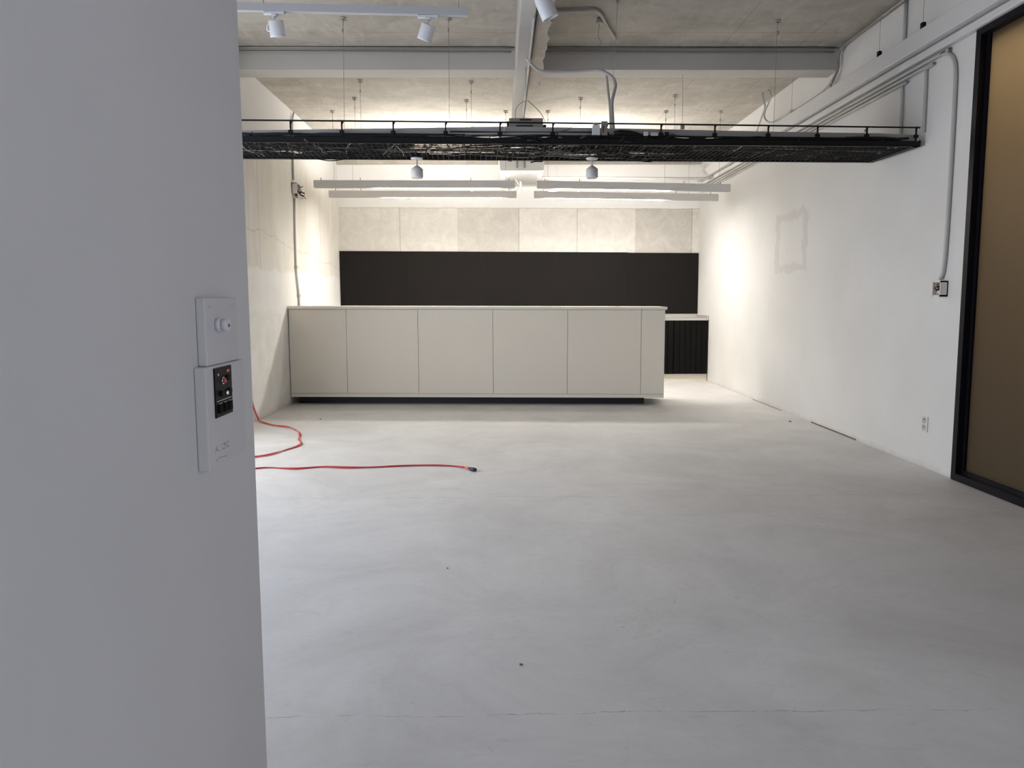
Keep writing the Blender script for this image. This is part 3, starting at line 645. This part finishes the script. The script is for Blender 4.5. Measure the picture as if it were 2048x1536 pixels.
# ------------------------------------------------------------ track and spots
def head(root, c, r, ln, tilt_x, tilt_y, mat='spot', cone=True):
    """cylinder head, axis down, tilted; c is its top centre"""
    prof = [(r*.18, 0), (r*.95, -.001), (r, -.006), (r*1.0, -ln+.01), (r*1.03, -ln), (r*.9, -ln+.002), (r*.86, -ln+.02)] if not cone else [(r*.14, .03), (r*.2, .028), (r*.95, .001), (r, -.004), (r*1.0, -ln+.012), (r*.8, -ln), (r*.7, -ln+.001)]
    bm = bmesh.new(); rot = Matrix.Rotation(tilt_y, 4, 'Y') @ Matrix.Rotation(tilt_x, 4, 'X'); rings = []
    for rr, zz in prof:
        rings.append([bm.verts.new(Vector(c) + rot @ Vector((rr*math.cos(a), rr*math.sin(a), zz))) for a in [2*math.pi*k/28 for k in range(28)]])
    for a, b in zip(rings, rings[1:]):
        for k in range(28): bm.faces.new((a[k], a[(k+1) % 28], b[(k+1) % 28], b[k])).smooth = True
    bm.faces.new(rings[0]); bm.faces.new(rings[-1])
    mb = MB(); mb.bm.free(); mb.bm = bm; return mb
# track in the near bay
YT = 5.45
a, b = at(450, 3.6, 1, YT), at(935, 15, 1, YT-.0)
tk = thing('lighting_track', 'white lighting track hanging in the near ceiling bay at upper left', 'lighting track', ((a.x+b.x)/2, YT, a.z))
MB().prism([(a.x, YT, a.z), (a.x, YT+.04, a.z), (a.x, YT+.04, a.z-.05), (a.x, YT, a.z-.05)], [(b.x, YT, b.z), (b.x, YT+.04, b.z), (b.x, YT+.04, b.z-.05), (b.x, YT, b.z-.05)]).build('rail', M['track'], tk)
MB().tube([(b.x-.06, YT+.02, b.z), (b.x-.06, YT+.02, ZC)], .003, 6).build('hanger', M['wire'], tk)
MB().tube([(a.x+.25, YT+.02, a.z), (a.x+.25, YT+.02, ZC)], .003, 6).build('hanger', M['wire'], tk)
def tspot(px, py, tilt, yaw, side, label, xw=28):
    c = at(px, py, 1, YT+.03); zt = a.z+(b.z-a.z)*(c.x-a.x)/(b.x-a.x)-.05
    t = thing('track_spotlight', label, 'spotlight', (c.x, YT+.02, zt), 'white spotlights')
    MB().box(c.x-.075, c.x+.065, YT+.004, YT+.036, zt-.017, zt-.0006, .002).build('adapter', M['spot'], t)
    MB().box(c.x-.022, c.x+.012, YT+.0, YT+.04, zt-.03, zt-.0172, .002).build('adapter_neck', M['spot'], t)
    hx = c.x
    MB().tube([(c.x-.004, YT+.02, zt-.03), (c.x-.004, YT+.02, zt-.088)], .007, 10).build('stem', M['spot'], t)
    MB().tube([(c.x-.004, YT+.02, zt-.072), (c.x-.03*side, YT+.02, zt-.075), (c.x-.045*side, YT+.02, zt-.078), (c.x-.055*side, YT+.02, zt-.10), (c.x-.052*side, YT+.03, zt-.118), (c.x-.02*side, YT+.03, zt-.12)], .006, 8, 3).build('yoke', M['spot'], t)
    hd = head(t, c, .050, .105, tilt, yaw, cone=False).build('head', M['spot'], t)
    return t
tspot(551, 40, .30, -.05, 1, 'upright white spotlight on the near track, nearer the partition')
tspot(858, 49, .30, .38, 1, 'tilted white spotlight on the near track, nearer the long beam')
c = at(1084, -6, 1, 4.9)
t = thing('track_spotlight', 'white spotlight cut by the top of the photo beside the long beam', 'spotlight', (c.x, 4.9, ZC-.2), 'white spotlights')
head(t, c, .052, .13, .12, -.42, cone=False).build('head', M['spot'], t)
MB().tube([(c.x+.02, 4.9, c.z-.005), (c.x+.05, 4.9, c.z+.05), (c.x+.05, 4.9, c.z+.1)], .007, 8, 3).build('stem', M['spot'], t)
tk2 = thing('lighting_track', 'white lighting track above the spotlight beside the long beam', 'lighting track', (c.x+.5, 4.9, c.z+.1))
MB().box(c.x-.08, c.x+1.4, 4.88, 4.92, c.z+.1, c.z+.15).build('rail', M['track'], tk2)
MB().tube([(c.x+.6, 4.9, c.z+.15), (c.x+.6, 4.9, ZC)], .003, 6).build('hanger', M['wire'], tk2)
# two drum spots fixed under the tray
for px, lb in ((834, 'white drum spotlight under the tray, left one'), (1184, 'white drum spotlight under the tray, right one')):
    c = at(px, 317, 2, Z0-.004); p = at(px, 336, 1, c.y); q = at(px, 357, 1, c.y); t = thing('drum_spotlight', lb, 'spotlight', (p.x, c.y, Z0), 'drum spotlights')
    MB().tube([(p.x, c.y, Z0-.0005), (p.x, c.y, Z0-.012)], [.05, .044], 20).build('canopy', M['spot'], t)
    MB().tube([(p.x, c.y, Z0-.012), (p.x, c.y, p.z+.01)], .0068, 10).build('stem', M['conduit'], t)
    head(t, (p.x, c.y, p.z-.008), .0475, p.z-q.z-.008, 0, 0, cone=True).build('head', M['lampgrey'], t)

# ------------------------------------------------------------ counter
cYL, cYR = 9.36, 9.10      # front line at the left wall and at the right end
a = at(584, 793, 1, cYL); b = at(1328.5, 795, 1, cYR)
cr = math.atan2(cYR-cYL, 1.92+2.55)
def C(u, v, z):
    z = z - .022*(u/4.47-.5)*z/1.17
    return Vector((-2.55+u*math.cos(cr)-v*math.sin(cr), cYL+u*math.sin(cr)+v*math.cos(cr), z))
def cb(mb, u0, u1, v0, v1, z0, z1):
    return mb.prism([C(u0, v0, z0), C(u0, v1, z0), C(u0, v1, z1), C(u0, v0, z1)], [C(u1, v0, z0), C(u1, v1, z0), C(u1, v1, z1), C(u1, v0, z1)])
ct = thing('bar_counter', 'long ivory bar counter with a black plinth in front of the back wall', 'counter', C(2.2, .35, 0))
def uof(px, py=700):
    u = 0
    Y = cYL
    for _ in range(4): p = at(px, py, 1, Y); u = (p.x+2.55)/math.cos(cr); Y = cYL+u*math.sin(cr)
    return u
UR = uof(1329); zt = 1.172; zb = .090
m = MB(); cb(m, 0, UR-.004, .02, .70, zb+.01, zt-.035); m.build('carcass', M['seam'], ct)
edges = [0]+[uof(x) for x in (693.5, 836.5, 986, 1135, 1282)]+[UR]
for u0, u1 in zip(edges, edges[1:]):
    m = MB(); cb(m, u0+.0022 if u0 else 0, u1-.0022, 0, .02, zb+.045, zt-.037); m.build('front_panel', M['counter'], ct)
m = MB(); cb(m, 0, UR, -.001, .02, zb, zb+.042); m.build('base_rail', M['counter'], ct)
m = MB(); cb(m, UR-.004, UR, .0, .70, zb, zt-.035); m.build('side_panel', M['counter'], ct)
m = MB(); cb(m, 0, uof(1334, 615), -.025, .73, zt-.033, zt); m.build('countertop', M['counter'], ct)
m = MB(); cb(m, .06, UR-.215, .12, .62, 0.001, zb+.01); m.build('plinth', M['plinth'], ct)
# black panels on the back wall
xs = [XL+.004, at(817, 550, 1, 12.44).x, at(963, 550, 1, 12.44).x, at(1110, 550, 1, 12.44).x, at(1255, 550, 1, 12.44).x, XR-.002]
nm = ['leftmost black panel on the back wall above the counter', 'second black panel from the left on the back wall', 'middle black panel on the back wall above the counter', 'fourth black panel from the left on the back wall', 'rightmost black panel on the back wall, set slightly lower, above the sink']
for i, (x0, x1) in enumerate(zip(xs, xs[1:])):
    za_, zb_ = (2.0235 - .0072*(x+2.56) - (.005 if i == 4 else 0) for x in (x0, x1))
    a_, b_ = x0+.0008, x1-.0008
    m = MB().prism([(a_, 12.44, 1.02), (a_, YB-.0005, 1.02), (a_, YB-.0005, za_), (a_, 12.44, za_)], [(b_, 12.44, 1.02), (b_, YB-.0005, 1.02), (b_, YB-.0005, zb_), (b_, 12.44, zb_)])
    tag(m.build('wall_panel', M['black']), nm[i], 'wall panel', 'black panels on the back wall')
# sink cabinet against the back wall
YC = 11.75
t = thing('sink_cabinet', 'black base cabinet with steel worktop in the back right corner', 'cabinet', (2.2, 12.1, 0))
MB().box(.55, 3.11, YC+.02, YB-.01, .115, .93).build('carcass', M['blackwood'], t)
for x0, x1 in ((.55, 1.06), (1.06, 1.575), (1.575, 2.09), (2.09, 2.607), (2.607, 3.122)):
    d = MB(); d.box(x0+.004, x1-.004, YC+.008, YC+.02, .12, .925); n = 6; wd = (x1-x0-.012)/n
    for k in range(n): d.box(x0+.006+k*wd+.004, x0+.006+(k+1)*wd-.004, YC-.006, YC+.009, .12, .925)
    d.build('door', M['blackwood'], t)
MB().box(.55, 3.13, YC+.03, YC+.05, .001, .116).build('kickboard', M['counter'], t)
wt = MB(); wt.box(.54, 3.13, YC-.01, YB-.003, .93, .955, .002); wt.box(.54, 3.13, YB-.03, YB-.003, .955, 1.015); wt.box(3.108, 3.13, YC, YB-.03, .955, 1.0); wt.box(.54, 3.108, YC-.01, YC, .955, .966)
wt.build('worktop', M['steel'], t)
MB().box(3.085, 3.10, YC-.012, YC-.0098, .942, .953).build('sticker', M['redplastic'], t)

# ------------------------------------------------------------ intercom / control boxes on the near partition
t = thing('button_box', 'white box with a round push button on the near partition, upper one', 'switch box', (XP, 1.62, 1.12))
MB().box(XP+.0002, XP+.019, 1.535, 1.722, 1.1205, 1.256, .003).build('box_body', M['white'], t)
c = at(433, 650, 0, XP+.019)
MB().tube([(XP+.019, c.y, c.z), (XP+.030, c.y, c.z)], .0135, 20).build('collar', M['spot'], t)
bt = MB().tube([(XP+.0301, c.y, c.z), (XP+.044, c.y, c.z)], .0128, 20).build('button', M['spot'], t)
MB().tube([(XP+.044, c.y, c.z-.001), (XP+.0455, c.y, c.z-.001)], .0035, 10).build('indicator', M['redplastic'], bt)
for yy in (1.56, 1.69): MB().tube([(XP+.019, yy, 1.238), (XP+.0197, yy, 1.238)], .003, 8).build('screw', M['conduit'], t)
t = thing('control_box', 'white box with a black control panel on the near partition, lower one', 'control box', (XP, 1.62, .914))
MB().box(XP+.0002, XP+.024, 1.511, 1.735, .914, 1.120, .003).build('box_body', M['white'], t)
XF = XP+.024
pa = at(428, 790, 0, XF); pb = at(462, 790, 0, XF); zt_ = at(428, 737, 0, XF).z; zb_ = at(428, 838, 0, XF).z
y0, y1 = pa.y, pb.y; W = y1-y0; HH = zt_-zb_
pn = MB().box(XF+.0001, XF+.003, y0, y1, zb_, zt_, .0005).build('control_panel', M['panelblack'], t)
def on(fy, fz): return y0+W*fy, zb_+HH*fz
def knob(fy, fz, r, mat, dx=.004, nm='knob'):
    yy, zz = on(fy, fz); MB().tube([(XF+.003, yy, zz), (XF+.003+dx, yy, zz)], r, 14).build(nm, M[mat], pn)
knob(.45, .72, .0075, 'chrome', .002, 'bezel'); knob(.45, .72, .0055, 'redplastic', .006, 'red_button')
knob(.72, .76, .006, 'dark', .006); knob(.33, .47, .006, 'dark', .006); knob(.78, .48, .006, 'dark', .006); knob(.57, .46, .004, 'chrome', .006, 'toggle')
for fy in (.22, .52, .80):
    yy, zz = on(fy, .17); MB().box(XF+.003, XF+.007, yy-W*.1, yy+W*.1, zz-HH*.09, zz+HH*.1, .001).build('rocker', M['blackwood'], pn)
    MB().box(XF+.0032, XF+.006, yy-W*.09, yy+W*.09, zz+HH*.105, zz+HH*.112).build('rocker_trim', M['lampgrey'], pn)
yy, zz = on(.80, .90); MB().box(XF+.003, XF+.0036, yy-.008, yy+.006, zz-.0025, zz+.0025).build('sticker', M['pink'], pn)
yy, zz = on(.2, .86); MB().box(XF+.003, XF+.0036, yy-.003, yy+.003, zz-.002, zz+.002).build('mark', M['lampgrey'], pn)
yy, zz = on(.5, .33); MB().box(XF+.003, XF+.0036, y0+W*.08, y1-W*.08, zz-.0006, zz+.0006).build('line', M['lampgrey'], pn)
wr = MB()
for st in ([(370,570),(330,650),(290,900)], [(340,700),(400,810),(470,750)], [(600,500),(660,460)], [(700,420),(740,380),(795,410),(760,460),(715,450)], [(720,460),(810,550)], [(640,650),(650,710),(740,690),(780,620)],
           [(860,340),(885,420),(860,500),(880,600),(950,590),(970,520)], [(900,340),(960,300)], [(480,1220),(500,1150),(620,1130),(740,1090),(870,1040)], [(350,1220),(370,1350)]):
    pp = [at(420+x/25.6, 870+y/25.6, 0, XF+.0002) for x, y in st]
    wr.tube(pp, .00055, 5, 3)
wr.build('handwriting', M['ink'], t)

# ------------------------------------------------------------ red cords on the floor
def flo(px, r=.006): return [Vector((*at(x, y, 2, r).xy, r)) for x, y in px]
A = [(520,842),(548,850),(575,853),(590,859),(600,866),(601,872),(597,878),(602,884),(604,888),(595,893),(578,898),(560,903),(530,910),(500,914),(478,917)]
wp = [Vector((XL+.012, 7.72, .55)), Vector((XL+.012, 7.797, .391)), Vector((XL+.014, 7.85, .25)), Vector((XL+.014, 7.93, .13)), Vector((XL+.02, 8.02, .03))]
t = thing('extension_cord', 'red twin cord hanging down the left wall and looping over the floor', 'cord', (XL+.5, 7.6, 0))
MB().tube(wp+flo(A), .0048, 7, 6).build('strand', M['red'], t)
A2 = [(524,845),(552,852),(578,855),(588,858),(597,864),(598,872),(600,880),(600,887),(590,893),(572,899),(545,909),(515,914),(478,921)]
wp2 = [v+Vector((.004, .02, 0)) for v in wp]
MB().tube(wp2+flo(A2), .0045, 7, 6).build('strand', M['pink'], t)
B = [(478,936),(500,937),(530,935),(565,936),(600,936),(650,933),(700,934),(745,934),(800,931),(850,930),(880,930),(910,932),(930,934)]
B2 = [(478,939),(500,938),(540,935),(590,938),(640,934),(690,936),(730,935),(780,933),(830,931),(875,931),(905,932),(930,935)]
t = thing('extension_cord', 'straight red twin cord on the floor ending in a dark plug', 'cord', (-1, 5.75, 0))
MB().tube(flo(B), .0048, 7, 6).build('strand', M['red'], t)
MB().tube(flo(B2), .0045, 7, 6).build('strand', M['red'], t)
p = flo([(931, 934.5), (939, 936.5), (943, 938), (948, 939.5), (952, 940)], .012)
MB().tube(p[:2], .010, 10).build('sleeve', M['pink'], t)
MB().tube(p[1:], [.010, .015, .017, .012], 10).build('plug', M['navy'], t)
for (x, y, r, lb) in ((1042, 1330, .005, 'small dark pebble in the middle of the floor near the camera'), (1580, 844, .012, 'dark crumb on the floor near the right wall'), (895, 1137, .004, 'tiny dark speck on the floor in front of the plug'), (641, 839, .008, 'tiny crumb on the floor close to the plinth, left side')):
    v = at(x, y, 2, 0); bm = bmesh.new(); bmesh.ops.create_icosphere(bm, subdivisions=1, radius=r)
    rr = random.Random(x)
    for q in bm.verts: q.co = Vector((q.co.x*(1+.4*rr.random()), q.co.y*(1+.4*rr.random()), q.co.z*.6))+Vector((v.x, v.y, r*.55))
    mb = MB(); mb.bm.free(); mb.bm = bm; tag(mb.build('pebble', M['seam']), lb, 'pebble')
# tidy helper values
for o in bpy.data.objects:
    if '_o' in o: del o['_o']
